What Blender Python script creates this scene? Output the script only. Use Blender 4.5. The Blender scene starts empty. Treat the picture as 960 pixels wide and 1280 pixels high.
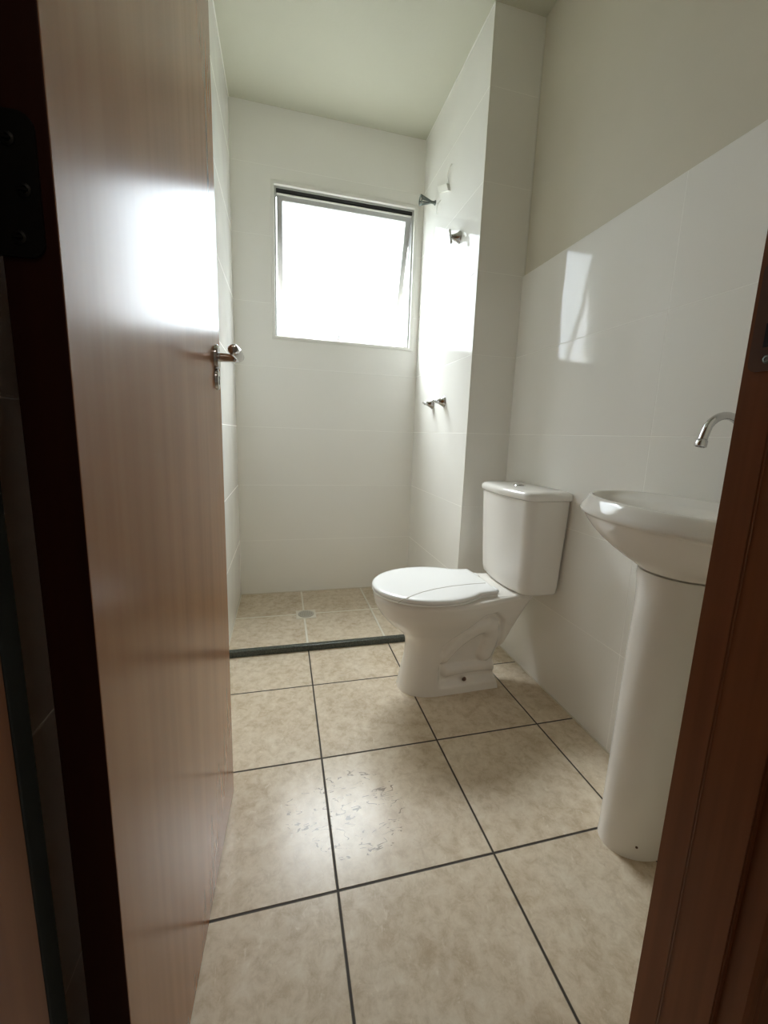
import bpy, bmesh, math, random
from mathutils import Vector, Matrix
PI = math.pi
random.seed(4)
SC = bpy.context.scene
COL = SC.collection

# ------------------------------------------------------------------ dimensions (metres)
XL, XC, XR, XP = -0.352, 0.680, 0.888, 0.896      # left wall, pipe column face, tiled right wall, painted right wall
YB, YC, YW, YH = 1.346, 0.585, -0.715, -0.819     # window wall, column front, door wall room side / hall side
H = 2.581
ZT = 1.650                                        # top of the tiled dado on the right wall
YCURB = 0.630
WX0, WX1, WZ0, WZ1 = -0.150, 0.640, 1.472, 2.242  # window opening

# ------------------------------------------------------------------ node helpers
def new_mat(name):
    m = bpy.data.materials.new(name); m.use_nodes = True
    nt = m.node_tree
    return m, nt, nt.nodes['Principled BSDF']

def nd(nt, t, **kw):
    n = nt.nodes.new(t)
    for k, v in kw.items():
        setattr(n, k, v)
    return n

def mth(nt, op, a, b=None, c=None, clamp=False):
    n = nt.nodes.new('ShaderNodeMath'); n.operation = op; n.use_clamp = clamp
    for i, v in enumerate((a, b, c)):
        if v is None: continue
        if isinstance(v, (int, float)): n.inputs[i].default_value = v
        else: nt.links.new(v, n.inputs[i])
    return n.outputs[0]

def mixc(nt, fac, a, b):
    n = nt.nodes.new('ShaderNodeMix'); n.data_type = 'RGBA'
    for sock, v in ((n.inputs[0], fac), (n.inputs[6], a), (n.inputs[7], b)):
        if isinstance(v, (int, float)): sock.default_value = v
        elif isinstance(v, tuple): sock.default_value = v if len(v) == 4 else (*v, 1)
        else: nt.links.new(v, sock)
    return n.outputs[2]

def coords(nt):
    tc = nd(nt, 'ShaderNodeTexCoord'); sp = nd(nt, 'ShaderNodeSeparateXYZ')
    nt.links.new(tc.outputs['Object'], sp.inputs[0])
    return tc.outputs['Object'], sp.outputs

def noise(nt, vec, scale, detail=3, rough=.5, stretch=None, dist=0):
    if stretch:
        mp = nd(nt, 'ShaderNodeMapping'); nt.links.new(vec, mp.inputs[0]); mp.inputs['Scale'].default_value = stretch
        vec = mp.outputs[0]
    n = nd(nt, 'ShaderNodeTexNoise'); nt.links.new(vec, n.inputs['Vector'])
    n.inputs['Scale'].default_value = scale; n.inputs['Detail'].default_value = detail
    n.inputs['Roughness'].default_value = rough; n.inputs['Distortion'].default_value = dist
    return n.outputs[0]

def ramp(nt, fac, stops):
    r = nd(nt, 'ShaderNodeValToRGB'); nt.links.new(fac, r.inputs[0])
    e = r.color_ramp.elements
    while len(e) < len(stops): e.new(.5)
    for i, (p, c) in enumerate(stops):
        e[i].position = p; e[i].color = c if len(c) == 4 else (*c, 1)
    return r.outputs[0]

def joint(nt, v, off, period, width):
    """distance based groove profile: 0 on the tile, 1 in the joint"""
    f = mth(nt, 'FRACT', mth(nt, 'ADD', mth(nt, 'DIVIDE', mth(nt, 'SUBTRACT', v, off), period), 1000.5))
    d = mth(nt, 'MULTIPLY', mth(nt, 'ABSOLUTE', mth(nt, 'SUBTRACT', f, .5)), period)
    mr = nd(nt, 'ShaderNodeMapRange'); nt.links.new(d, mr.inputs[0])
    mr.inputs[1].default_value = width * .35; mr.inputs[2].default_value = width * .65
    mr.inputs[3].default_value = 1; mr.inputs[4].default_value = 0
    return mr.outputs[0], d

def bump(nt, p, h, strength, dist, prev=None):
    b = nd(nt, 'ShaderNodeBump'); nt.links.new(h, b.inputs['Height'])
    b.inputs['Strength'].default_value = strength; b.inputs['Distance'].default_value = dist
    if prev is not None: nt.links.new(prev, b.inputs['Normal'])
    nt.links.new(b.outputs[0], p.inputs['Normal'])
    return b.outputs[0]

# ------------------------------------------------------------------ materials
def simple(name, col, rough=.5, metal=0., coat=0., spec=.5):
    m, nt, p = new_mat(name)
    p.inputs['Base Color'].default_value = (*col, 1); p.inputs['Roughness'].default_value = rough
    p.inputs['Metallic'].default_value = metal; p.inputs['Coat Weight'].default_value = coat
    p.inputs['Coat Roughness'].default_value = .03; p.inputs['Specular IOR Level'].default_value = spec
    return m, nt, p

def wall_tile(name, axis, off, period=.60):
    m, nt, p = new_mat(name)
    vec, sp = coords(nt)
    jh, _ = joint(nt, sp[2], 0.0, .330, .0026)
    jv, _ = joint(nt, sp[axis], off, period, .0022)
    j = mth(nt, 'MAXIMUM', jh, jv)
    tone = noise(nt, vec, 2.5, 2)
    base = mixc(nt, tone, (.855, .842, .800), (.875, .862, .824))
    nt.links.new(mixc(nt, j, base, (.93, .92, .88)), p.inputs['Base Color'])
    tile_rough = mth(nt, 'ADD', mth(nt, 'MULTIPLY', j, .6), .055)
    nt.links.new(tile_rough, p.inputs['Roughness'])
    p.inputs['Roughness'].default_value = .055
    p.inputs['Specular IOR Level'].default_value = .30
    wav = noise(nt, vec, 4.5, 1)
    b = bump(nt, p, wav, .10, .02)
    bump(nt, p, mth(nt, 'SUBTRACT', 1.0, j), .5, .0012, b)
    return m
M = {}
M['tile_back'] = wall_tile('glazed white wall tile back', 0, -3.0, 30.)
M['tile_side'] = wall_tile('glazed white wall tile side', 1, -.152, .90)
M['tile_shower'] = wall_tile('glazed white wall tile shower', 1, -3.0, 30.)

def paint(name, col):
    m, nt, p = new_mat(name)
    vec, sp = coords(nt)
    t = noise(nt, vec, 6, 3)
    nt.links.new(mixc(nt, t, tuple(c * .97 for c in col), tuple(min(1, c * 1.03) for c in col)), p.inputs['Base Color'])
    p.inputs['Roughness'].default_value = .75
    bump(nt, p, noise(nt, vec, 90, 2), .15, .002)
    return m
M['paint'] = paint('matt off white wall paint', (.66, .62, .52))
M['ceil'] = paint('matt white ceiling paint', (.58, .575, .475))
M['hall'] = paint('hall wall paint', (.62, .58, .52))

def floor_tile(name, offy, grout, gw, tint=1.0):
    m, nt, p = new_mat(name)
    vec, sp = coords(nt)
    jx, _ = joint(nt, sp[0], 0.0, .37, gw)
    jy, _ = joint(nt, sp[1], offy, .37, gw)
    j = mth(nt, 'MAXIMUM', jx, jy)
    n1 = noise(nt, vec, 7, 5, .6, dist=.2)
    n2 = noise(nt, vec, 30, 9, .72, dist=.35)
    n3 = noise(nt, vec, 75, 4, .6, dist=.8, stretch=(1, .55, 1))
    c1 = ramp(nt, n1, [(.30, (.46 * tint, .36 * tint, .25 * tint)), (.50, (.62 * tint, .52 * tint, .39 * tint)), (.68, (.69 * tint, .60 * tint, .475 * tint))])
    c2 = ramp(nt, n2, [(.36, (.42 * tint, .33 * tint, .225 * tint)), (.52, (.65 * tint, .56 * tint, .435 * tint)), (.66, (.76 * tint, .70 * tint, .585 * tint))])
    base = mixc(nt, .5, c1, c2)
    base = mixc(nt, ramp(nt, n3, [(.62, (0, 0, 0)), (.72, (.45, .45, .45))]), base, (.80, .74, .63))
    base = mixc(nt, ramp(nt, n3, [(.26, (.4, .4, .4)), (.36, (0, 0, 0))]), base, (.40, .31, .22))
    # small worn scratches in two areas of the glaze
    vo = nd(nt, 'ShaderNodeTexNoise'); nt.links.new(vec, vo.inputs['Vector']); vo.inputs['Scale'].default_value = 34
    vo.inputs['Detail'].default_value = 1.5; vo.inputs['Distortion'].default_value = .7
    mpx = nd(nt, 'ShaderNodeMapping'); nt.links.new(vec, mpx.inputs[0]); mpx.inputs['Rotation'].default_value = (0, 0, .6); mpx.inputs['Scale'].default_value = (.55, 1.5, 1)
    nt.links.new(mpx.outputs[0], vo.inputs['Vector'])
    ln = mth(nt, 'LESS_THAN', mth(nt, 'ABSOLUTE', mth(nt, 'SUBTRACT', vo.outputs[0], .45)), .016)
    brk = mth(nt, 'GREATER_THAN', noise(nt, vec, 48, 2), .49)
    def spot(cx, cy, r):
        dx = mth(nt, 'SUBTRACT', sp[0], cx); dy = mth(nt, 'SUBTRACT', sp[1], cy)
        return mth(nt, 'LESS_THAN', mth(nt, 'ADD', mth(nt, 'MULTIPLY', dx, dx), mth(nt, 'MULTIPLY', dy, dy)), r * r)
    area = mth(nt, 'MAXIMUM', spot(.07, -.19, .13), spot(-.06, -.17, .06))
    scr = mth(nt, 'MULTIPLY', mth(nt, 'MULTIPLY', ln, brk), area)
    base = mixc(nt, mth(nt, 'MULTIPLY', scr, .9), base, (.22, .17, .12))
    nt.links.new(mixc(nt, j, base, grout), p.inputs['Base Color'])
    rr = mth(nt, 'ADD', mth(nt, 'MULTIPLY', n2, .10), .17)
    nt.links.new(mth(nt, 'ADD', rr, mth(nt, 'MULTIPLY', j, .4)), p.inputs['Roughness'])
    p.inputs['Specular IOR Level'].default_value = .22
    b = bump(nt, p, n2, .06, .003)
    bump(nt, p, mth(nt, 'SUBTRACT', 1.0, j), .8, .0025, b)
    return m
M['floor'] = floor_tile('beige ceramic floor tile with dark grout', 0.0, (.055, .046, .037), .0052)
M['floor_shower'] = floor_tile('beige ceramic floor tile with pale grout', 1.020, (.74, .70, .60), .0095)

def wood(name, dark, light, rough, grain=(21, 21, 1.0), bstr=.12, coat=0., spec=.5):
    m, nt, p = new_mat(name)
    vec, sp = coords(nt)
    n1 = noise(nt, vec, 1.6, 3, .55, stretch=grain)
    n2 = noise(nt, vec, 4.0, 1, .5, stretch=(grain[0], grain[1], grain[2] * .4))
    f = mth(nt, 'ADD', mth(nt, 'MULTIPLY', n1, .6), mth(nt, 'MULTIPLY', n2, .4))
    nt.links.new(ramp(nt, f, [(.36, dark), (.62, light)]), p.inputs['Base Color'])
    p.inputs['Roughness'].default_value = rough
    p.inputs['Coat Weight'].default_value = coat; p.inputs['Coat Roughness'].default_value = .12
    p.inputs['Specular IOR Level'].default_value = spec
    if bstr > .05: bump(nt, p, mth(nt, 'ADD', n1, mth(nt, 'MULTIPLY', noise(nt, vec, 2.2, 2, stretch=(6, 6, 1)), 1.5)), bstr, .0012)
    return m
M['door'] = wood('reddish brown laminate of the door leaf', (.300, .125, .052), (.355, .158, .069), .22, grain=(12, 12, .7), bstr=.03, spec=.36)
M['dooredge_shade'] = wood('red brown varnished door edge with shade', (.030, .006, .003), (.045, .010, .004), .6, spec=.2)  # same red brown varnish as the frame, with the edge's shade put into the colour
M['jamb'] = wood('dark red brown varnished door frame', (.175, .058, .020), (.235, .082, .031), .38, spec=.25)

M['ceramic'], _, _ = simple('white sanitary ceramic', (.83, .80, .755), .11)
M['plastic'], _, _ = simple('white toilet seat plastic', (.86, .86, .85), .22)
M['chrome'], _, _ = simple('polished chrome', (.62, .62, .63), .10, metal=1)
M['steel'], _, _ = simple('dull dark steel', (.16, .18, .17), .32, metal=1)
M['chromedark'], _, _ = simple('dark lacquered hinge metal', (.025, .025, .024), .35, metal=.6)
M['bronze'], _, _ = simple('dark bronze strike plate', (.11, .06, .04), .38, metal=.5)
M['black'], _, _ = simple('dark opening', (.006, .006, .006), .8)
M['seal'], _, _ = simple('dark grey frame seal', (.035, .040, .040), .85, spec=.1)
M['granite'], nt, p = simple('dark green black granite', (.03, .035, .03), .16)
v, _s = coords(nt)
nt.links.new(ramp(nt, noise(nt, v, 160, 4, .7), [(.4, (.035, .042, .036)), (.62, (.075, .085, .070)), (.78, (.14, .15, .13))]), p.inputs['Base Color'])
M['alu'], _, _ = simple('natural anodised aluminium', (.44, .44, .425), .5, metal=.1)
M['alutrim'], _, _ = simple('pale painted window trim', (.78, .77, .72), .4)
M['slit_shade'], _, _ = simple('black window gasket', (.02, .02, .02), .7)
M['drain'], _, _ = simple('beige grey plastic drain cover', (.42, .39, .33), .45)
M['slot'], _, _ = simple('drain cover recesses', (.27, .25, .21), .7)
M['jambgloss'], _, _ = simple('glossy varnished bead', (.22, .09, .045), .22)
M['draingrout'], _, _ = simple('pale mortar round the drain', (.66, .62, .53), .8)
M['whiteplastic'], _, _ = simple('matt white plastic', (.80, .79, .74), .4)
M['render'] = paint('outside facade render', (.6, .58, .52))

# pale frosted pane: part of the light goes straight through, part is scattered
m = bpy.data.materials.new('frosted window glass'); m.use_nodes = True; nt = m.node_tree
nt.nodes.remove(nt.nodes['Principled BSDF'])
tr = nd(nt, 'ShaderNodeBsdfTransparent'); tr.inputs[0].default_value = (.80, .83, .85, 1)
tl = nd(nt, 'ShaderNodeBsdfTranslucent'); tl.inputs[0].default_value = (.86, .89, .92, 1)
gl = nd(nt, 'ShaderNodeBsdfGlossy'); gl.inputs['Roughness'].default_value = .25
mx = nd(nt, 'ShaderNodeMixShader'); mx.inputs[0].default_value = .10
mx2 = nd(nt, 'ShaderNodeMixShader'); mx2.inputs[0].default_value = .05
nt.links.new(tr.outputs[0], mx.inputs[1]); nt.links.new(tl.outputs[0], mx.inputs[2])
nt.links.new(mx.outputs[0], mx2.inputs[1]); nt.links.new(gl.outputs[0], mx2.inputs[2])
nt.links.new(mx2.outputs[0], nt.nodes['Material Output'].inputs['Surface'])
M['glass'] = m

# ------------------------------------------------------------------ mesh helpers
def link(name, bm, mats, parent=None, smooth=False, angle=35, loc=None):
    me = bpy.data.meshes.new(name)
    bmesh.ops.recalc_face_normals(bm, faces=bm.faces)
    bm.to_mesh(me); bm.free()
    if not isinstance(mats, (list, tuple)): mats = [mats]
    for mm in mats: me.materials.append(mm)
    if smooth:
        for f in me.polygons: f.use_smooth = True
        try: me.set_sharp_from_angle(angle=math.radians(angle))
        except Exception: pass
    o = bpy.data.objects.new(name, me); COL.objects.link(o)
    if parent is not None: o.parent = parent
    if loc is not None: o.location = loc
    return o

def box(bm, x0, x1, y0, y1, z0, z1, bev=0, seg=2, mi=0):
    vs = [bm.verts.new((x, y, z)) for x in (x0, x1) for y in (y0, y1) for z in (z0, z1)]
    idx = [(0, 1, 3, 2), (4, 6, 7, 5), (0, 4, 5, 1), (2, 3, 7, 6), (0, 2, 6, 4), (1, 5, 7, 3)]
    fs = [bm.faces.new([vs[i] for i in q]) for q in idx]
    for f in fs: f.material_index = mi
    bmesh.ops.recalc_face_normals(bm, faces=fs)
    if bev:
        es = list({e for f in fs for e in f.edges})
        r = bmesh.ops.bevel(bm, geom=es, offset=bev, segments=seg, affect='EDGES', profile=.5)
        for f in r['faces']: f.material_index = mi
    return fs

def loft(bm, rings, cap0=True, cap1=True, mi=0, closed=False):
    vr = [[bm.verts.new(p) for p in r] for r in rings]
    n = len(vr[0]); m = len(vr)
    for i in range(m if closed else m - 1):
        a, b = vr[i], vr[(i + 1) % m]
        for k in range(n):
            f = bm.faces.new((a[k], a[(k + 1) % n], b[(k + 1) % n], b[k])); f.material_index = mi
    if not closed:
        if cap0: f = bm.faces.new(list(reversed(vr[0]))); f.material_index = mi
        if cap1: f = bm.faces.new(vr[-1]); f.material_index = mi
    return vr

def lathe(bm, origin, axis, prof, n=32, mi=0, sx=1, sy=1, up=None):
    """prof: (distance along axis, radius)"""
    ax = Vector(axis).normalized(); o = Vector(origin)
    t = Vector(up) if up else (Vector((0, 0, 1)) if abs(ax.z) < .9 else Vector((1, 0, 0)))
    u = t.cross(ax).normalized(); v = ax.cross(u)
    rings = [[o + ax * d + u * (math.cos(2 * PI * k / n) * r * sx) + v * (math.sin(2 * PI * k / n) * r * sy) for k in range(n)] for d, r in prof]
    return loft(bm, rings, mi=mi)

def tube(bm, pts, rad, n=16, mi=0, sx=1, sy=1, up=(0, 0, 1)):
    pts = [Vector(p) for p in pts]
    if not isinstance(rad, (list, tuple)): rad = [rad] * len(pts)
    rings = []
    prev = None
    for i, p in enumerate(pts):
        t = (pts[min(i + 1, len(pts) - 1)] - pts[max(i - 1, 0)]).normalized()
        if prev is None:
            a = Vector(up)
            if abs(a.dot(t)) > .9: a = Vector((1, 0, 0))
            u = a.cross(t).normalized()
        else:
            u = (prev - t * prev.dot(t)).normalized()
        prev = u; v = t.cross(u)
        rings.append([p + u * (math.cos(2 * PI * k / n) * rad[i] * sx) + v * (math.sin(2 * PI * k / n) * rad[i] * sy) for k in range(n)])
    return loft(bm, rings, mi=mi)

def plate(bm, axis, d0, d1, a0, a1, z0, z1, r, n=8, corners=(1, 1, 1, 1)):
    """thin plate with rounded corners; axis 0: normal x, 1: normal y"""
    pts = []
    for i, (ca, cz, t0) in enumerate(((a1, z1, 0), (a0, z1, PI / 2), (a0, z0, PI), (a1, z0, 1.5 * PI))):
        sa = 1 if ca == a1 else -1; sz = 1 if cz == z1 else -1
        if corners[i]:
            for k in range(n + 1):
                t = t0 + PI / 2 * k / n
                pts.append((ca - sa * r + r * math.cos(t), cz - sz * r + r * math.sin(t)))
        else: pts.append((ca, cz))
    def mk(d): return [Vector((d, a, z)) if axis == 0 else Vector((a, d, z)) for a, z in pts]
    loft(bm, [mk(d0), mk(d1)])

def empty(name, loc, rz=0):
    o = bpy.data.objects.new(name, None); COL.objects.link(o)
    o.location = loc; o.rotation_euler = (0, 0, rz); o.empty_display_size = .05
    return o

def tag(o, label=None, cat=None, group=None, kind=None):
    if label: o['label'] = label
    if cat: o['category'] = cat
    if group: o['group'] = group
    if kind: o['kind'] = kind
    return o

def struct(name, bm, mats, label, cat, **kw):
    return tag(link(name, bm, mats, **kw), label, cat, kind='structure')

def interp(tab, z):
    """smooth (cosine free) piecewise Catmull interpolation of table rows (z, a, b, ...)"""
    if z <= tab[0][0]: return tab[0][1:]
    if z >= tab[-1][0]: return tab[-1][1:]
    for i in range(len(tab) - 1):
        if tab[i][0] <= z <= tab[i + 1][0]:
            t = (z - tab[i][0]) / (tab[i + 1][0] - tab[i][0])
            p0 = tab[max(i - 1, 0)]; p1 = tab[i]; p2 = tab[i + 1]; p3 = tab[min(i + 2, len(tab) - 1)]
            out = []
            for k in range(1, len(p1)):
                m1 = (p2[k] - p0[k]) / max(1e-6, (p2[0] - p0[0])) * (p2[0] - p1[0])
                m2 = (p3[k] - p1[k]) / max(1e-6, (p3[0] - p1[0])) * (p2[0] - p1[0])
                h = (2 * t**3 - 3 * t**2 + 1) * p1[k] + (t**3 - 2 * t**2 + t) * m1 + (-2 * t**3 + 3 * t**2) * p2[k] + (t**3 - t**2) * m2
                out.append(h)
            return tuple(out)

def sstep(a, b, x):
    t = max(0., min(1., (x - a) / (b - a))); return t * t * (3 - 2 * t)

# ------------------------------------------------------------------ room shell
bm = bmesh.new()
box(bm, XL - .12, XP + .02, YH, YCURB, -.08, 0, mi=0)
box(bm, XL - .12, XP + .02, YCURB, YB + .12, -.08, -.0005, mi=1)
box(bm, -1.5, 1.7, -2.6, YH, -.08, 0, mi=0)
struct('floor', bm, [M['floor'], M['floor_shower']], 'beige ceramic tiled floor with dark grout, pale grout inside the shower', 'floor')

bm = bmesh.new(); box(bm, XL - .12, 1.05, YH, YB + .12, H, H + .1)
box(bm, -1.5, 1.7, -2.6, YH, H, H + .1)
struct('ceiling', bm, M['ceil'], 'plain matt white painted ceiling', 'ceiling')

bm = bmesh.new(); box(bm, XL - .12, XL, YH, YB, 0, H)
struct('wall_left', bm, M['tile_side'], 'white glazed tile wall behind the open door', 'wall')

# window wall, four blocks round the opening in one mesh
bm = bmesh.new()
yb1 = YB + .12
box(bm, XL - .12, WX0, YB, yb1, 0, H); box(bm, WX1, 1.05, YB, yb1, 0, H)
box(bm, WX0, WX1, YB, yb1, 0, WZ0); box(bm, WX0, WX1, YB, yb1, WZ1, H)
struct('wall_back', bm, M['tile_back'], 'white glazed tile wall under and around the window', 'wall')

# pipe column: a projecting block whose left side is the shower wall
bm = bmesh.new()
box(bm, XC, 1.05, YC, YB, 0, H)
for f in bm.faces:
    f.material_index = 0 if abs(f.normal.x) > .5 else 1
struct('wall_column', bm, [M['tile_shower'], M['tile_back']], 'white tiled projecting wall carrying the shower taps, behind the toilet', 'wall')

bm = bmesh.new(); box(bm, XP, 1.05, YH, YC, 0, H)
wr = struct('wall_right', bm, M['paint'], 'off white painted wall above glossy tile dado, beside toilet and basin', 'wall')
bm = bmesh.new(); box(bm, XR, XP, YW, YC, 0, ZT, bev=.0006, seg=1)
link('tile_dado', bm, M['tile_side'], parent=wr)['label'] = 'glossy white tile dado'

JR, JL = .401, -.318        # rebate faces of the frame
bm = bmesh.new()
box(bm, JR + .028, XP, YH, YW, 0, H); box(bm, -1.5, JL - .028, YH, YW - .02, 0, H)
box(bm, JL - .028, JR + .028, YH, YW, 2.15, H); box(bm, XP, 1.7, YH, YW, 0, H)
struct('wall_front', bm, M['paint'], 'painted wall round the doorway', 'wall')
bm = bmesh.new(); box(bm, -1.6, -1.5, -2.6, YH, 0, H)
struct('wall_hall_left', bm, M['hall'], 'hall wall left of the doorway', 'wall')
bm = bmesh.new(); box(bm, 1.7, 1.8, -2.6, YH, 0, H)
struct('wall_hall_right', bm, M['hall'], 'hall wall right of the doorway', 'wall')
bm = bmesh.new(); box(bm, -1.6, 1.8, -2.7, -2.6, 0, H)
struct('wall_hall_back', bm, M['hall'], 'hall wall opposite the doorway', 'wall')

# thin caulk bead along the column corner above the dado, and along the ceiling of the shower wall
bm = bmesh.new(); tube(bm, [(XP - .002, YC - .002, ZT), (XP - .002, YC - .002, H - .02)], .0022, 8)
tube(bm, [(XC - .001, YC, H - .002), (XC - .001, YB, H - .002)], .003, 8)
tube(bm, [(XL + .001, YC - .4, H - .002), (XL + .001, YB, H - .002)], .003, 8)
struct('trim_1', bm, M['alutrim'], 'thin pale grout bead in the upper corners of the tiled walls', 'trim')
bm = bmesh.new(); box(bm, XC - .0012, XC + .003, YC - .0012, YC + .003, 0, H - .001, bev=.0008, seg=2)
struct('trim_2', bm, M['alutrim'], 'pale edge strip down the outer corner of the tiled projecting wall', 'trim')
# pale grout along the foot of the walls
bm = bmesh.new()
box(bm, XL, XC, YB - .006, YB + .001, -.001, .0035); box(bm, XL - .001, XL + .004, YCURB + .03, YB, -.001, .0035)
box(bm, XC - .004, XC + .001, YCURB + .03, YB, -.001, .0035)
box(bm, XR - .005, XR + .001, YW, YC, -.001, .0025)
struct('baseboard_right', bm, M['draingrout'], 'pale grout line along the foot of the tiled walls', 'trim')

# granite curb between the room floor and the shower
bm = bmesh.new(); box(bm, XL, XC, YCURB, YCURB + .028, -.01, .026, bev=.005, seg=3)
for f in bm.faces: f.smooth = True
struct('trim_3', bm, M['granite'], 'dark green granite curb across the floor at the shower', 'curb')

# ------------------------------------------------------------------ door frame
def frame_side(name, X, s, label):
    """s=+1: the frame on the right (opening to -x), s=-1 on the left"""
    YST = -.758
    pts = [(X, YW), (X, YST), (X - s * .013, YST), (X - s * .013, YH), (X + s * .028, YH), (X + s * .028, YW)]
    bm = bmesh.new()
    loft(bm, [[Vector((x, y, 0)) for x, y in pts], [Vector((x, y, 2.12)) for x, y in pts]])
    es = [e for e in bm.edges if abs(e.verts[0].co.z - e.verts[1].co.z) > 1]
    bmesh.ops.bevel(bm, geom=es, offset=.0018, segments=2, affect='EDGES')
    o = struct(name, bm, M['jamb'], label, 'door frame', smooth=True)
    if s > 0: return o
    bm = bmesh.new()
    x0, x1 = sorted((X - s * .0005, X - s * .0125))
    box(bm, x0, x1, YST + .0002, YST + .0035, 0, 2.1, bev=.001)
    link('seal', bm, M['seal'], parent=o)['label'] = 'dark grey rubber seal'
    return o
fr = frame_side('trim_4', JR, 1, 'dark red brown wooden door frame post with strike plate, beside the basin')
fl = frame_side('trim_5', JL, -1, 'dark wooden door frame post on the hinge side')
# grey strip in the hinge side rebate
bm = bmesh.new(); box(bm, JL, JL + .0015, -.757, YW - .001, 0, 2.1)
link('rebate_strip', bm, M['seal'], parent=fl)['label'] = 'dark grey strip in the rebate'
bm = bmesh.new(); box(bm, JL - .028, JR + .028, YH, YW, 2.12, 2.15)
struct('trim_6', bm, M['jamb'], 'dark wooden door frame head', 'door frame')
# casings on the hall side
def casing(name, xa, xb, s, label):
    """xa = edge towards the opening"""
    prof = [(0, 0), (0, .023), (.003, .026), (.012, .026), (.014, .0235), (.018, .0235), (.020, .026), (.055, .026), (.062, .012), (.062, 0)]
    bm = bmesh.new()
    loft(bm, [[Vector((xa + s * u, YH - w, z)) for u, w in prof] for z in (0, 2.18)])
    return struct(name, bm, M['jamb'], label, 'door casing')
casing('trim_7', JR - .006, 0, 1, 'dark wooden casing with a groove on the hall side of the frame')
casing('trim_8', JL + .006, 0, -1, 'dark wooden casing on the hinge side of the frame')
# fine double line scored into the right post (two shallow beads)
bm = bmesh.new()
for yy in (-.7605, -.7635):
    tube(bm, [(JR - .013, yy, 0), (JR - .013, yy, 2.11)], .0009, 6)
link('bead', bm, M['jambgloss'], parent=fr)
# strike plate
bm = bmesh.new(); plate(bm, 0, JR - .0018, JR + .001, -.7575, -.7215, 1.050, 1.165, .009)
sp_ = link('strike_plate', bm, M['bronze'], parent=fr, smooth=True); sp_['label'] = 'dark bronze strike plate'
bm = bmesh.new(); box(bm, JR - .0022, JR - .0016, -.7495, -.7335, 1.075, 1.100, bev=.0002, seg=1)
box(bm, JR - .0022, JR - .0016, -.7495, -.7335, 1.112, 1.140, bev=.0002, seg=1)
link('latch_hole', bm, M['black'], parent=sp_)
bm = bmesh.new()
for z in (1.062, 1.153):
    lathe(bm, (JR - .0016, -.740, z), (-1, 0, 0), [(0, .0045), (.0010, .0042), (.0014, .0025), (.0009, .0018)], 16)
link('screw', bm, M['steel'], parent=sp_, smooth=True)

# ------------------------------------------------------------------ door leaf (local: +Y along the leaf, +X = visible face)
HX, HY = -.270, -.700
FX, FY = -.242, -.071
LEN = math.hypot(FX - HX, FY - HY)
RZ = -math.atan2(FX - HX, FY - HY)
bm = bmesh.new()
box(bm, -.038, 0, 0, LEN, .007, 2.10, bev=.0012, seg=2)
for f in bm.faces:
    f.material_index = 1 if f.normal.y < -.9 else 0
door = struct('door_1', bm, [M['door'], M['dooredge_shade']], 'open reddish brown laminate door with chrome lever handle', 'door', loc=(HX, HY, 0))
door.rotation_euler = (0, 0, RZ)
# lever handle
for side in (1, -1):
    x0 = 0 if side > 0 else -.038
    bm = bmesh.new()
    lathe(bm, (x0, LEN - .052, 1.118), (side, 0, 0), [(-.001, .026), (.005, .026), (.008, .0235), (.0085, .008)], 40, sx=.72)
    hd = link('door_handle', bm, M['chrome'], parent=door, smooth=True); hd['label'] = 'chrome lever handle with oval rosette'
    bm = bmesh.new()
    L = LEN - .052
    P_ = [(x0 + side * .006, L, 1.118), (x0 + side * .030, L, 1.118), (x0 + side * .041, L - .002, 1.118), (x0 + side * .049, L - .009, 1.118),
          (x0 + side * .052, L - .022, 1.118), (x0 + side * .053, L - .05, 1.118), (x0 + side * .053, L - .085, 1.118), (x0 + side * .052, L - .102, 1.118), (x0 + side * .052, L - .108, 1.118), (x0 + side * .052, L - .110, 1.118)]
    tube(bm, P_, [.0095, .009, .009, .009, .0095, .010, .0108, .0105, .008, .003], 20)
    link('lever', bm, M['chrome'], parent=hd, smooth=True)
    bm = bmesh.new()
    lathe(bm, (x0, LEN - .052, 1.072), (side, 0, 0), [(-.001, .021), (.004, .021), (.0065, .019), (.007, .006)], 36, sx=.72)
    es_ = link('keyhole_escutcheon', bm, M['chrome'], parent=door, smooth=True)
    bm = bmesh.new(); xk = x0 + side * .0066
    box(bm, min(xk, xk + side * .0008), max(xk, xk + side * .0008), LEN - .0538, LEN - .0502, 1.062, 1.074)
    lathe(bm, (xk, LEN - .052, 1.076), (side, 0, 0), [(0, .0036), (.0008, .0036)], 16)
    link('keyhole', bm, M['black'], parent=es_)
# hinge plates on the hinge edge with knuckle at the back
for zc in (1.136, .23, 1.93):
    bm = bmesh.new(); plate(bm, 1, -.0022, .0005, -.044, -.0085, zc - .048, zc + .048, .011, corners=(1, 0, 0, 1))
    hp = link('hinge', bm, M['chromedark'], parent=door, smooth=True); hp['label'] = 'dark metal hinge plate'
    bm = bmesh.new()
    for k in range(3):
        lathe(bm, (-.044, -.001, zc - .048 + k * .0322), (0, 0, 1), [(0, .0048), (.0008, .0055), (.0308, .0055), (.0315, .0048)], 20)
    link('knuckle', bm, M['chromedark'], parent=hp, smooth=True)
    for xx, zz in ((-.026, zc + .029), (-.0185, zc - .003), (-.0245, zc - .035)):
        bm = bmesh.new()
        lathe(bm, (xx, -.0018, zz), (0, -1, 0), [(0, .0052), (.0012, .0048), (.0018, .003), (.0008, .0022)], 20)
        box(bm, xx - .0034, xx + .0034, -.0042, -.0030, zz - .0006, zz + .0006)
        link('screw', bm, M['chromedark'], parent=hp, smooth=True)

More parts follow.
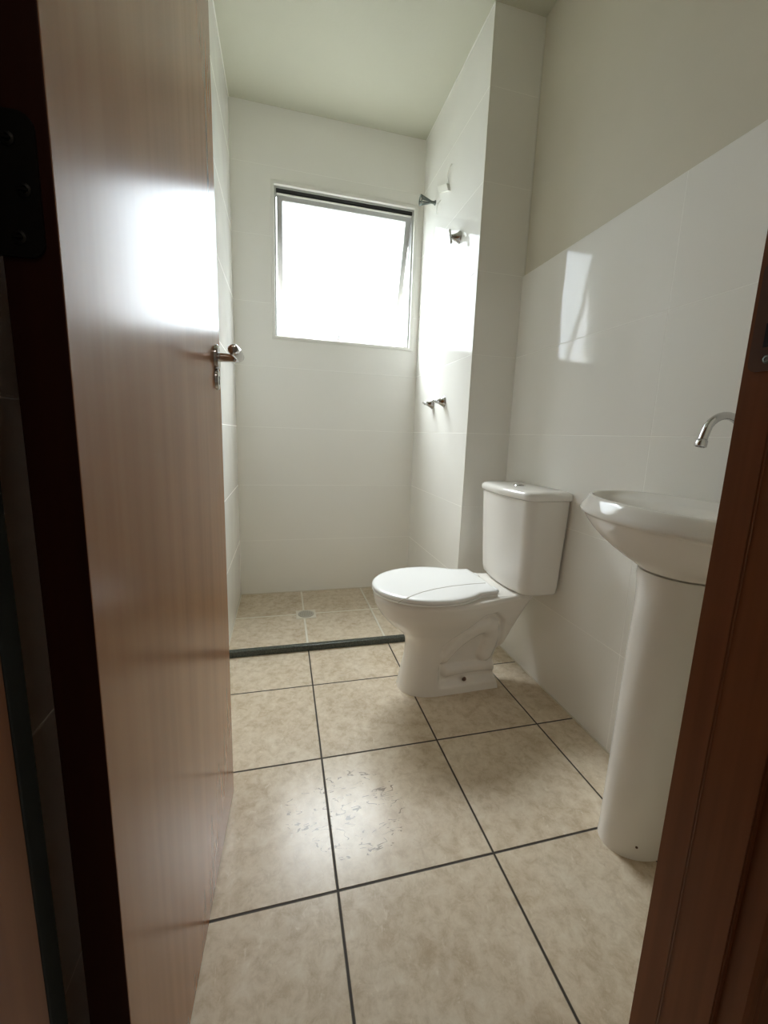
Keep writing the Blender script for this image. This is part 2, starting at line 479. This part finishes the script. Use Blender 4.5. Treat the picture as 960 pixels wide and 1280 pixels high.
# ------------------------------------------------------------------ window
win = tag(empty('window_1', (0, YB, WZ0)), 'top hung aluminium window with frosted pane pushed open', 'window', kind='structure')
def wpart(name, bm, mat, parent=win, **kw):
    o = link(name, bm, mat, parent=parent, **kw)
    if parent is win: o.location = (0, -YB, -WZ0)
    return o
def ringbox(bm, x0, x1, z0, z1, y0, y1, t, bev=.0015):
    """rectangular ring in the xz plane, bar width t"""
    def rg(y, o): return [Vector((x0 + o, y, z0 + o)), Vector((x1 - o, y, z0 + o)), Vector((x1 - o, y, z1 - o)), Vector((x0 + o, y, z1 - o))]
    loft(bm, [rg(y0, 0), rg(y0, t), rg(y1, t), rg(y1, 0)], closed=True)
    if bev: bmesh.ops.bevel(bm, geom=list(bm.edges), offset=bev, segments=1, affect='EDGES')
bm = bmesh.new(); ringbox(bm, WX0 - .006, WX1 + .006, WZ0 - .006, WZ1 + .006, YB - .007, YB + .012, .018)
wpart('window_trim', bm, M['alutrim'])['label'] = 'pale trim round the window'
bm = bmesh.new(); ringbox(bm, WX0 + .001, WX1 - .001, WZ0 + .001, WZ1 - .001, YB + .012, YB + .075, .020)
wpart('window_frame', bm, M['alu'])
bm = bmesh.new(); box(bm, WX0 + .021, WX1 - .021, YB + .014, YB + .070, WZ1 - .036, WZ1 - .0205)  # black bar stands in for the shade in the open slit above the sash
wpart('slit_shade', bm, M['slit_shade'])
# sash: local frame at its top hinge line, tilted outwards
ANG = math.radians(17)
sash = bpy.data.objects.new('sash', None); COL.objects.link(sash); sash.parent = win
SX0, SX1, SH = WX0 + .024, WX1 - .024, .715
ztop = WZ1 - .038
sash.location = (0, .030, ztop - WZ0); sash.rotation_euler = (ANG, 0, 0)
bm = bmesh.new()
ringbox(bm, SX0, SX1, -SH, 0, -.012, .014, .030)
o = link('sash_frame', bm, M['alu'], parent=sash)
bm = bmesh.new(); box(bm, SX0, SX1, -.0165, -.011, -.0075, .001, bev=.001, seg=1)
link('sash_lip', bm, M['alutrim'], parent=sash)['label'] = 'bright top edge of the sash'
bm = bmesh.new(); box(bm, SX0 + .026, SX1 - .026, -.002, .002, -SH + .026, -.026)
link('pane', bm, M['glass'], parent=sash)['label'] = 'white frosted glass pane'
# little latch on the lower rail and the stay arms
bm = bmesh.new(); box(bm, .205, .216, YB + .020, YB + .027, WZ0 + .015, WZ0 + .052, bev=.002)
box(bm, .190, .231, YB + .016, YB + .03, WZ0 + .014, WZ0 + .024, bev=.002)
wpart('latch', bm, M['alu'])

# ------------------------------------------------------------------ toilet
YT = .302
toilet = tag(empty('toilet', (.52, YT, 0)), 'white close-coupled ceramic toilet with closed white seat lid and cistern', 'toilet')
def tpart(name, bm, mat, parent=toilet, smooth=True, angle=40):
    o = link(name, bm, mat, parent=parent, smooth=smooth, angle=angle)
    if parent is toilet: o.location = (-.52, -YT, 0)
    return o
# z, front x, rear x, front half width, rear half width, rear roundness
TB = [(0.0, .322, .716, .094, .088), (.012, .324, .714, .093, .086), (.06, .333, .704, .086, .080), (.12, .344, .700, .082, .078),
      (.17, .350, .722, .082, .080), (.205, .345, .738, .088, .084), (.235, .325, .750, .100, .088), (.27, .285, .764, .124, .092),
      (.31, .248, .780, .152, .100), (.345, .228, .790, .170, .112), (.370, .220, .800, .177, .120), (.385, .218, .812, .179, .124), (.393, .221, .815, .176, .122)]
TP1 = [(.478, .150), (.520, .195), (.565, .232), (.605, .256), (.640, .264), (.668, .248), (.676, .215), (.668, .175), (.655, .140)]
TP2 = [(.495, .082), (.540, .086), (.590, .088), (.640, .088), (.690, .085)]
def pdist(x, z, poly):
    best = 9
    for (ax, az), (bx, bz) in zip(poly, poly[1:]):
        dx, dz = bx - ax, bz - az
        t = max(0, min(1, ((x - ax) * dx + (z - az) * dz) / (dx * dx + dz * dz)))
        best = min(best, math.hypot(x - ax - t * dx, z - az - t * dz))
    return best
def relief(x, z):
    """how far the side is pushed in (metres)"""
    # upper limit of the recess follows the outer edge of the trap tube
    d1 = pdist(x, z, TP1)
    top = .345 - 0 * x
    inside = sstep(.448, .472, x) * sstep(.026, .050, z) * (1 - .9 * sstep(.700, .716, x))
    # recess region: below a line running up with the tube
    lim = .175 + (x - .46) * 1.05 if x < .60 else .322 - max(0, x - .66) * .9
    inside *= 1 - sstep(lim - .004, lim + .020, z)
    dep = .021 * inside
    t1 = .024 * (max(0, 1 - (d1 / .036) ** 2)) ** .8
    d2 = pdist(x, z, TP2)
    t2 = .015 * (max(0, 1 - (d2 / .024) ** 2)) ** .8
    return dep - max(t1, t2) * min(1, inside * 1.4)
NS = 260
rings = []
zs = [.393 * i / 92 for i in range(93)]
for z in zs:
    xf, xr_, wf, wr_ = interp(TB, z)
    xm = xf + min(wf * 1.45, (xr_ - xf) * .5)          # widest station
    ring = []
    # arc-length-like parametrisation: 40% front arc, 25% each side, 10% rear
    for k in range(NS):
        t = k / NS
        if t < .30:      # front arc from +y side round the front to -y side
            a = PI / 2 + PI * (t / .30)
            ca, sa = math.cos(a), math.sin(a)
            e = .90
            x = xm + (xm - xf) * math.copysign(abs(ca) ** e, ca)
            y = wf * math.copysign(abs(sa) ** e, sa)
        elif t < .58:    # -y side going back
            s = (t - .30) / .28
            x = xm + (xr_ - .014 - xm) * s
            y = -(wf + (wr_ - wf) * (s * s * (3 - 2 * s)))
            if z > .02: y += relief(x, z)
        elif t < .72:    # rear
            s = (t - .58) / .14
            a = -PI / 2 + PI * s
            x = xr_ - .014 + .014 * math.cos(a) ** .5 if math.cos(a) > 0 else xr_ - .014
            y = wr_ * math.copysign(abs(math.sin(a)) ** .8, math.sin(a))
            if z > .02: y -= math.copysign(relief(xr_ - .014, z), y) * abs(math.sin(a))
        else:            # +y side going forward
            s = 1 - (t - .72) / .28
            x = xm + (xr_ - .014 - xm) * s
            y = wf + (wr_ - wf) * (s * s * (3 - 2 * s))
            if z > .02: y -= relief(x, z)
        ring.append(Vector((x, YT + y, z)))
    rings.append(ring)
last = rings[-1]
c = Vector((.5, YT, 0))
rings.append([Vector((c.x + (p.x - c.x) * .985, c.y + (p.y - c.y) * .975, .397)) for p in last])
bm = bmesh.new(); loft(bm, rings)
tb_ = tpart('toilet_bowl', bm, M['ceramic'], angle=60)
# shelf that carries the cistern
bm = bmesh.new()
def rrect(x0, x1, hw, r, z, n=8):
    pts = []
    for cx, cy, a0 in ((x1 - r, hw - r, 0), (x0 + r, hw - r, PI / 2), (x0 + r, -hw + r, PI), (x1 - r, -hw + r, 1.5 * PI)):
        for k in range(n + 1):
            a = a0 + PI / 2 * k / n
            pts.append(Vector((cx + r * math.cos(a), YT + cy + r * math.sin(a), z)))
    return pts
loft(bm, [rrect(.640, .775, .080, .02, .325), rrect(.630, .793, .102, .02, .358), rrect(.615, .802, .126, .02, .384), rrect(.612, .806, .128, .02, .394), rrect(.616, .803, .124, .02, .398)])
tpart('cistern_shelf', bm, M['ceramic'])
bm = bmesh.new()
lathe(bm, (.566, YT - .0785, .050), (0, -1, 0), [(0, .009), (.003, .008), (.006, .005), (.007, .002)], 16)
tpart('bolt', bm, M['bronze'])['label'] = 'rusty fixing bolt low on the foot'
# seat ring and lid (plan: oval with a flared neck at the back)
def seat_outline(x0, x1, hw, neck, z, inset=0, n=120):
    pts = []
    cx, cy = x0 + .218, YT
    A, B = .218 - inset, hw - inset
    x1 = x1 - inset; neck = neck - inset
    xs = x1 - .075
    a1 = math.acos(min(1, (xs - cx) / A)) if xs > cx else PI / 2
    yb_ = B * math.sin(a1)
    m = n - 24
    for k in range(m):
        a = a1 + (2 * PI - 2 * a1) * k / (m - 1)
        pts.append(Vector((cx + A * math.cos(a), cy + B * math.sin(a), z)))
    # neck near side (-y) going back
    for k in range(1, 10):
        t = k / 9
        x = xs + (x1 - xs) * t
        y = -(yb_ + (neck - yb_) * (1 - (1 - t) ** 2.2))
        pts.append(Vector((x, cy + y, z)))
    for k in range(1, 6):
        t = k / 6
        pts.append(Vector((x1 + 0.008 * math.sin(PI * t), cy - neck + 2 * neck * t, z)))
    for k in range(0, 9):
        t = 1 - k / 9
        x = xs + (x1 - xs) * t
        y = (yb_ + (neck - yb_) * (1 - (1 - t) ** 2.2))
        pts.append(Vector((x, cy + y, z)))
    return pts
def seat_stack(zz):
    return [seat_outline(.212, .652, .184, .128, z, i) for z, i in zz]
bm = bmesh.new()
loft(bm, seat_stack([(.3985, .006), (.400, .002), (.404, 0), (.407, .001), (.408, .004)]))
tpart('seat_ring', bm, M['plastic'])
bm = bmesh.new()
loft(bm, seat_stack([(.4085, .005), (.410, .001), (.413, 0), (.418, .001), (.4215, .005), (.4235, .012), (.4245, .024), (.4248, .05)]))
lid = tpart('seat_lid', bm, M['plastic'])
# fine raised seam running across the lid
bm = bmesh.new()
seam = [(.262, -.165, .4205), (.285, -.150, .4240), (.320, -.128, .4248), (.370, -.100, .4250), (.430, -.078, .4250), (.500, -.062, .4250), (.580, -.054, .4250), (.640, -.052, .4246)]
tube(bm, [(x, YT + y, z) for x, y, z in seam], .0011, 8)
sm_ = link('lid_seam', bm, M['drain'], parent=lid, smooth=True); sm_['label'] = 'thin grey line across the lid'
for s in (-1, 1):
    bm = bmesh.new()
    lathe(bm, (.668, YT + s * .078 - .018, .406), (0, 1, 0), [(0, .006), (.002, .008), (.034, .008), (.036, .006)], 20)
    tpart('seat_hinge', bm, M['plastic'])
# cistern
def tank_ring(z, xf, hw, xb, r=.044, bow=.014, n=10):
    pts = []
    # corner arcs at front; back corners small
    fr_ = []
    for k in range(n + 1):            # front +y corner
        a = PI / 2 + PI / 2 * k / n
        fr_.append((xf + bow + r + r * math.cos(a), hw - r + r * math.sin(a)))
    for k in range(1, 16):
        t = -1 + 2 * k / 16
        y = -t * (hw - r)
        fr_.append((xf + bow * (t * t), y))
    for k in range(n + 1):
        a = PI + PI / 2 * k / n
        fr_.append((xf + bow + r + r * math.cos(a), -hw + r + r * math.sin(a)))
    rb = .010
    for k in range(7):
        a = -PI / 2 + PI / 2 * k / 6
        fr_.append((xb - rb + rb * math.cos(a), -hw + rb + rb * math.sin(a)))
    for k in range(7):
        a = PI / 2 * k / 6
        fr_.append((xb - rb + rb * math.cos(a), hw - rb + rb * math.sin(a)))
    return [Vector((x, YT + .008 + y, z)) for x, y in fr_]
XB = .8865
bm = bmesh.new()
prof = [(.4005, .735, .150), (.403, .725, .160), (.412, .719, .166), (.435, .715, .169), (.50, .711, .172), (.60, .706, .176), (.70, .702, .180), (.752, .700, .181), (.757, .702, .179)]
loft(bm, [tank_ring(z, x, w, XB - .004 - (.76 - z) * .02) for z, x, w in prof])
tank = tpart('cistern', bm, M['ceramic'], angle=50); tank['label'] = 'tapered white ceramic cistern'
bm = bmesh.new()
lp = [(.758, .701, .180), (.760, .695, .186), (.763, .693, .188), (.775, .693, .188), (.783, .696, .185), (.788, .703, .178), (.7905, .716, .166), (.792, .74, .145)]
loft(bm, [tank_ring(z, x, w, XB - (0 if z < .784 else (z - .784) * 1.2)) for z, x, w in lp])
cl_ = link('cistern_lid', bm, M['ceramic'], parent=tank, smooth=True, angle=50)
bm = bmesh.new()
lathe(bm, (.785, YT + .01, .7905), (0, 0, 1), [(0, .026), (.003, .026), (.0045, .024), (.0045, .020), (.0038, .0195), (.006, .018), (.0068, .014), (.0068, .002)], 36, sy=.8)
link('flush_button', bm, M['chrome'], parent=tank, smooth=True)['label'] = 'round chrome flush button'

# ------------------------------------------------------------------ wash basin
YS = -.404
def basin_ring(z, cx, a, b, back, e=2.0, n=112, eb=3.2):
    pts = []
    for k in range(n):
        t = 2 * PI * k / n
        ct, st = math.cos(t), math.sin(t)
        if ct < 0:
            x = cx - a * abs(ct) ** (2 / e); y = b * math.copysign(abs(st) ** (2 / e), st)
        else:
            x = cx + back * abs(ct) ** (2 / eb); y = b * math.copysign(abs(st) ** (2 / 2.05), st)
            y = b * math.copysign(abs(st) ** (2 / eb), st) if st else 0
        pts.append(Vector((min(x, .8872), YS + y, z)))
    return pts
R_ = [ # outside, from the foot up
    (.690, .770, .095, .092, .100), (.693, .770, .100, .096, .105), (.701, .768, .108, .108, .110), (.712, .765, .120, .134, .116), (.726, .763, .133, .166, .120),
    (.742, .761, .145, .198, .122), (.760, .760, .156, .226, .124), (.778, .760, .165, .247, .125), (.790, .760, .170, .258, .126), (.7945, .760, .172, .262, .126),
    (.7965, .760, .176, .267, .127), (.799, .760, .1785, .270, .127), (.804, .760, .1785, .270, .127), (.812, .760, .175, .267, .127), (.830, .760, .163, .2555, .127), (.8355, .760, .159, .252, .126), (.838, .760, .155, .248, .125),
    (.838, .760, .152, .245, .122), (.835, .760, .149, .241, .116)]
rings = [basin_ring(z, cx, a, b, bk) for z, cx, a, b, bk in R_]
for z, cx, a, b, bk, eb in [(.826, .745, .135, .232, .078, 2.6), (.820, .741, .128, .224, .068, 2.4), (.805, .738, .120, .212, .060, 2.2), (.780, .735, .108, .190, .056, 2.1), (.755, .735, .088, .155, .052, 2.0), (.738, .738, .062, .110, .045, 2.0), (.730, .742, .030, .050, .028, 2.0), (.728, .745, .012, .012, .012, 2.0)]:
    rings.append(basin_ring(z, cx, a, b, bk, eb=eb))
bm = bmesh.new(); loft(bm, rings)
basin = tag(link('wash_basin', bm, M['ceramic'], smooth=True, angle=60), 'small white ceramic wash basin mounted on the right wall', 'wash basin')
bm = bmesh.new()
lathe(bm, (.745, YS, .7265), (0, 0, 1), [(0, .019), (.003, .019), (.004, .016), (.0025, .012), (.0025, .004)], 24)
link('drain_fitting', bm, M['chrome'], parent=basin, smooth=True)
# pedestal
bm = bmesh.new()
PT = [(0, .748, .100, .066), (.01, .748, .099, .065), (.10, .749, .097, .066), (.30, .752, .093, .070), (.48, .757, .090, .076), (.60, .763, .090, .081), (.655, .767, .093, .088), (.684, .768, .098, .094), (.6868, .768, .095, .091)]
rings = []
for i in range(41):
    z = .6868 * i / 40
    cx, a, b = interp(PT, z)
    ring = []
    for k in range(49):
        t = PI / 2 + PI * k / 48
        ring.append(Vector((cx + a * math.cos(t), YS + b * math.sin(t), z)))
    for k in range(1, 8): ring.append(Vector((cx + (.872 - cx) * k / 8, YS - b, z)))
    for k in range(0, 7): ring.append(Vector((.872, YS - b + 2 * b * k / 6, z)))
    for k in range(1, 9): ring.append(Vector((.872 - (.872 - cx) * k / 9, YS + b, z)))
    rings.append(ring)
loft(bm, rings)
ped = tag(link('basin_pedestal', bm, M['ceramic'], smooth=True, angle=50), 'tall white ceramic pedestal standing under the wash basin', 'pedestal')
bm = bmesh.new(); lathe(bm, (.690, YS - .0525, .035), (-.6, -.8, 0), [(0, .003), (.0012, .0028), (.0016, .001)], 12)
link('fixing_plug', bm, M['bronze'], parent=ped)
# tap
tap = tag(empty('basin_faucet', (.866, YS, .836)), 'curved chrome swan-neck faucet above the wash basin', 'faucet')
def fpart(name, bm, parent=tap):
    o = link(name, bm, M['chrome'], parent=parent, smooth=True, angle=50)
    if parent is tap: o.location = (-.866, -YS, -.836)
    return o
bm = bmesh.new()
lathe(bm, (.866, YS, .830), (0, 0, 1), [(0, .0175), (.005, .0175), (.010, .0155), (.014, .014), (.055, .0135), (.060, .011), (.066, .0095)], 32)
fpart('faucet_body', bm)
pts = [(.866, YS, .885), (.866, YS, .985)]
for k in range(1, 13):
    a = PI * .83 * k / 12
    pts.append((.866 - .0495 + .0495 * math.cos(a) - .010 * k / 12, YS, .985 + .048 * math.sin(a)))
lx, ly, lz = pts[-1]
pts.append((lx - .006, YS, lz - .018)); pts.append((lx - .010, YS, lz - .032))
bm = bmesh.new(); tube(bm, pts, .0085, 20); spout = fpart('spout', bm)
ex, ey, ez = pts[-1]
dr = Vector(pts[-1]) - Vector(pts[-2])
bm = bmesh.new(); lathe(bm, Vector(pts[-1]) - dr.normalized() * .004, dr, [(0, .0085), (.002, .0105), (.014, .0115), (.0155, .0105), (.0155, .0085), (.012, .008)], 24)
fpart('aerator', bm, parent=spout)
bm = bmesh.new()
lathe(bm, (.866, YS - .012, .872), (0, -1, 0), [(0, .008), (.012, .008), (.016, .014), (.036, .016), (.040, .012)], 24)
fpart('faucet_knob', bm)

# ------------------------------------------------------------------ floor drain
dr_ = tag(empty('floor_drain', (.010, 1.012, 0)), 'small round beige drain cover in the shower floor', 'drain')
bm = bmesh.new(); box(bm, -.052, .052, -.052, .052, -.002, .0012, bev=.0008, seg=1)
link('drain_surround', bm, M['draingrout'], parent=dr_)
bm = bmesh.new(); lathe(bm, (0, 0, .0005), (0, 0, 1), [(0, .042), (.0025, .042), (.0035, .040), (.0035, .001)], 40)
gr = link('drain_cover', bm, M['drain'], parent=dr_, smooth=True)
bm = bmesh.new()
for i in range(-3, 4):
    for j in range(-3, 4):
        if i * i + j * j <= 10: box(bm, i * .0095 - .0022, i * .0095 + .0022, j * .0095 - .0022, j * .0095 + .0022, .0036, .0044)
link('drain_slots', bm, M['slot'], parent=gr)

# ------------------------------------------------------------------ shower fittings on the projecting wall
def valve(y, z, label, group, rot, cat='shower valve', blen=.036, scale=1.0):
    o = tag(empty('shower_valve', (XC, y, z)), label, cat, group=group)
    bm = bmesh.new()
    s = scale
    lathe(bm, (0, 0, 0), (-1, 0, 0), [(-.002, .027 * s), (.003, .0275 * s), (.006, .025 * s), (.016 * s, .0185 * s), (.030 * s, .012 * s), (.036 * s, .010 * s), (.038 * s, .0095 * s)], 32)
    link('escutcheon', bm, M['chrome'], parent=o, smooth=True, angle=50)
    bm = bmesh.new(); lathe(bm, (-.034 * s, 0, 0), (-1, 0, 0), [(0, .007), (.004, .007), (.006, .008), (.013, .008), (.015, .006)], 24)
    st = link('stem', bm, M['chrome'], parent=o, smooth=True, angle=50)
    bm = bmesh.new()
    c, sn = math.cos(rot), math.sin(rot)
    pp = [(-.043 * s, c * t, sn * t) for t in (-blen, -blen + .003, -.01, .01, blen - .003, blen)]
    tube(bm, pp, [.0042, .0062, .0054, .0054, .0062, .0042], 14)
    link('handle_bar', bm, M['chrome'], parent=o, smooth=True)
    return o
valve(.800, 1.862, 'chrome shower valve with upright T-bar handle, high on the wall beside the window', 'shower wall valves', math.radians(70))
valve(.872, 1.143, 'low chrome shower valve on the tiled wall, the one closer to the column edge', 'shower wall valves', math.radians(12), blen=.030)
valve(1.035, 1.143, 'low chrome shower valve on the tiled wall, the one closer to the window wall', 'shower wall valves', math.radians(12), blen=.030)
# flared outlet high beside the window
o = tag(empty('shower_outlet', (XC, 1.150, 2.175)), 'dark flared metal shower outlet high in the corner by the window', 'shower outlet')
bm = bmesh.new(); lathe(bm, (0, 0, 0), (-1, 0, 0), [(-.002, .012), (.004, .012), (.008, .008), (.018, .0065), (.024, .008), (.028, .006)], 24)
link('outlet_stem', bm, M['steel'], parent=o, smooth=True)
for k in range(6):
    a = 2 * PI * k / 6 + .2
    bm = bmesh.new()
    tube(bm, [(-.024, .005 * math.cos(a), .005 * math.sin(a)), (-.050, .013 * math.cos(a), .013 * math.sin(a)), (-.080, .022 * math.cos(a), .022 * math.sin(a))], [.0024, .0028, .003], 10)
    link('rib', bm, M['steel'], parent=o, smooth=True)
bm = bmesh.new()
pts = [(-.081, .030 * math.cos(2 * PI * k / 32), .030 * math.sin(2 * PI * k / 32)) for k in range(32)]
rr = []
for k in range(32):
    a = 2 * PI * k / 32
    rr.append([Vector((-.081 + .0035 * math.cos(b), (.0225 + .0035 * math.sin(b)) * math.cos(a), (.0225 + .0035 * math.sin(b)) * math.sin(a))) for b in [2 * PI * j / 10 for j in range(10)]])
loft(bm, rr, closed=True)
link('outlet_ring', bm, M['steel'], parent=o, smooth=True)
# white connector block with short leads
o = tag(empty('cable_connector', (XC, 1.030, 2.175)), 'small white cable connector block on the tiled wall above the upper shower valve', 'connector')
bm = bmesh.new()
Q = [(.075, .055), (.050, .005), (-.085, -.050), (-.060, .000)]     # (y, z) corners, hanging askew
Q = [(.070, .050), (.045, .010), (-.085, -.048), (-.062, -.006)]
loft(bm, [[Vector((x, y, z)) for y, z in Q] for x in (.0, -.012)])
link('connector_block', bm, M['whiteplastic'], parent=o)
for k, (y0, z0, y1, z1) in enumerate(((-.062, .0, -.095, .06), (.03, -.03, .075, -.075))):
    bm = bmesh.new()
    pts = [(-.004 - .010 * math.sin(PI * t), y0 + (y1 - y0) * t, z0 + (z1 - z0) * t) for t in [i / 10 for i in range(11)]]
    tube(bm, pts, .0022, 10)
    link('lead', bm, M['whiteplastic'], parent=o, smooth=True)

# ------------------------------------------------------------------ daylight
w = bpy.data.worlds.new('overcast sky'); SC.world = w; w.use_nodes = True; nt = w.node_tree
bg = nt.nodes['Background']
tc = nd(nt, 'ShaderNodeTexCoord'); sx = nd(nt, 'ShaderNodeSeparateXYZ'); nt.links.new(tc.outputs['Generated'], sx.inputs[0])
mr = nd(nt, 'ShaderNodeMapRange'); nt.links.new(sx.outputs[2], mr.inputs[0]); mr.inputs[1].default_value = -1; mr.inputs[2].default_value = 1
col = ramp(nt, mr.outputs[0], [(0, (.025, .025, .02)), (.47, (.03, .032, .025)), (.50, (.078, .083, .088)), (.60, (.092, .096, .098)), (.76, (.110, .112, .111)), (.87, (.80, .79, .76)), (1, (1, .985, .94))])
nz = nd(nt, 'ShaderNodeTexNoise'); nt.links.new(tc.outputs['Generated'], nz.inputs['Vector']); nz.inputs['Scale'].default_value = 2.2; nz.inputs['Detail'].default_value = 4
cl = ramp(nt, nz.outputs[0], [(.35, (.86, .90, .96)), (.62, (1, 1, 1))])
mm = nd(nt, 'ShaderNodeMix'); mm.data_type = 'RGBA'; mm.blend_type = 'MULTIPLY'; mm.inputs[0].default_value = 1
nt.links.new(col, mm.inputs[6]); nt.links.new(cl, mm.inputs[7]); nt.links.new(mm.outputs[2], bg.inputs[0])
bg.inputs[1].default_value = 42.0
pl = bpy.data.lights.new('window_portal', 'AREA'); pl.shape = 'RECTANGLE'; pl.size = WX1 - WX0; pl.size_y = WZ1 - WZ0
pl.cycles.is_portal = True
po = bpy.data.objects.new('window_portal', pl); COL.objects.link(po)
po.location = ((WX0 + WX1) / 2, YB + .11, (WZ0 + WZ1) / 2); po.rotation_euler = (-PI / 2, 0, 0)
# added unseen fill under the hall ceiling, brightens hall-facing sides of the door frame
hl = bpy.data.lights.new('hall_fill', 'AREA'); hl.shape = 'DISK'; hl.size = .35; hl.energy = 1.3; hl.color = (1, .86, .72)
ho = bpy.data.objects.new('hall_fill', hl); COL.objects.link(ho); ho.location = (.1, -1.9, H - .02)

# ------------------------------------------------------------------ camera
yaw, pitch, roll = -.2516, .1684, .0348
cy, sy, cp, spn, cr, sr = math.cos(yaw), math.sin(yaw), math.cos(pitch), math.sin(pitch), math.cos(roll), math.sin(roll)
fwd = Vector((-sy * cp, cy * cp, -spn)); rgt = Vector((cy, sy, 0)); up = rgt.cross(fwd)
r2 = cr * rgt + sr * up; u2 = -sr * rgt + cr * up
cam = bpy.data.cameras.new('camera'); co = bpy.data.objects.new('camera', cam); COL.objects.link(co)
co.matrix_world = Matrix(((r2.x, u2.x, -fwd.x, -.1088), (r2.y, u2.y, -fwd.y, -1.0846), (r2.z, u2.z, -fwd.z, .967), (0, 0, 0, 1)))
cam.sensor_fit = 'VERTICAL'; cam.sensor_height = 24; cam.lens = 507.27 / 1280 * 24
cam.shift_x = -1.47 / 1280; cam.shift_y = -9.56 / 1280
cam.clip_start = .01
SC.camera = co

SC.view_settings.view_transform = 'Standard'; SC.view_settings.look = 'None'
SC.view_settings.gamma = 1; SC.view_settings.use_curve_mapping = False
SC.view_settings.exposure = 1.18
cyc = SC.cycles
cyc.max_bounces = 14; cyc.diffuse_bounces = 8; cyc.glossy_bounces = 6; cyc.transmission_bounces = 6; cyc.transparent_max_bounces = 8
cyc.use_denoising = True; cyc.sample_clamp_indirect = 6; cyc.caustics_reflective = False; cyc.caustics_refractive = False
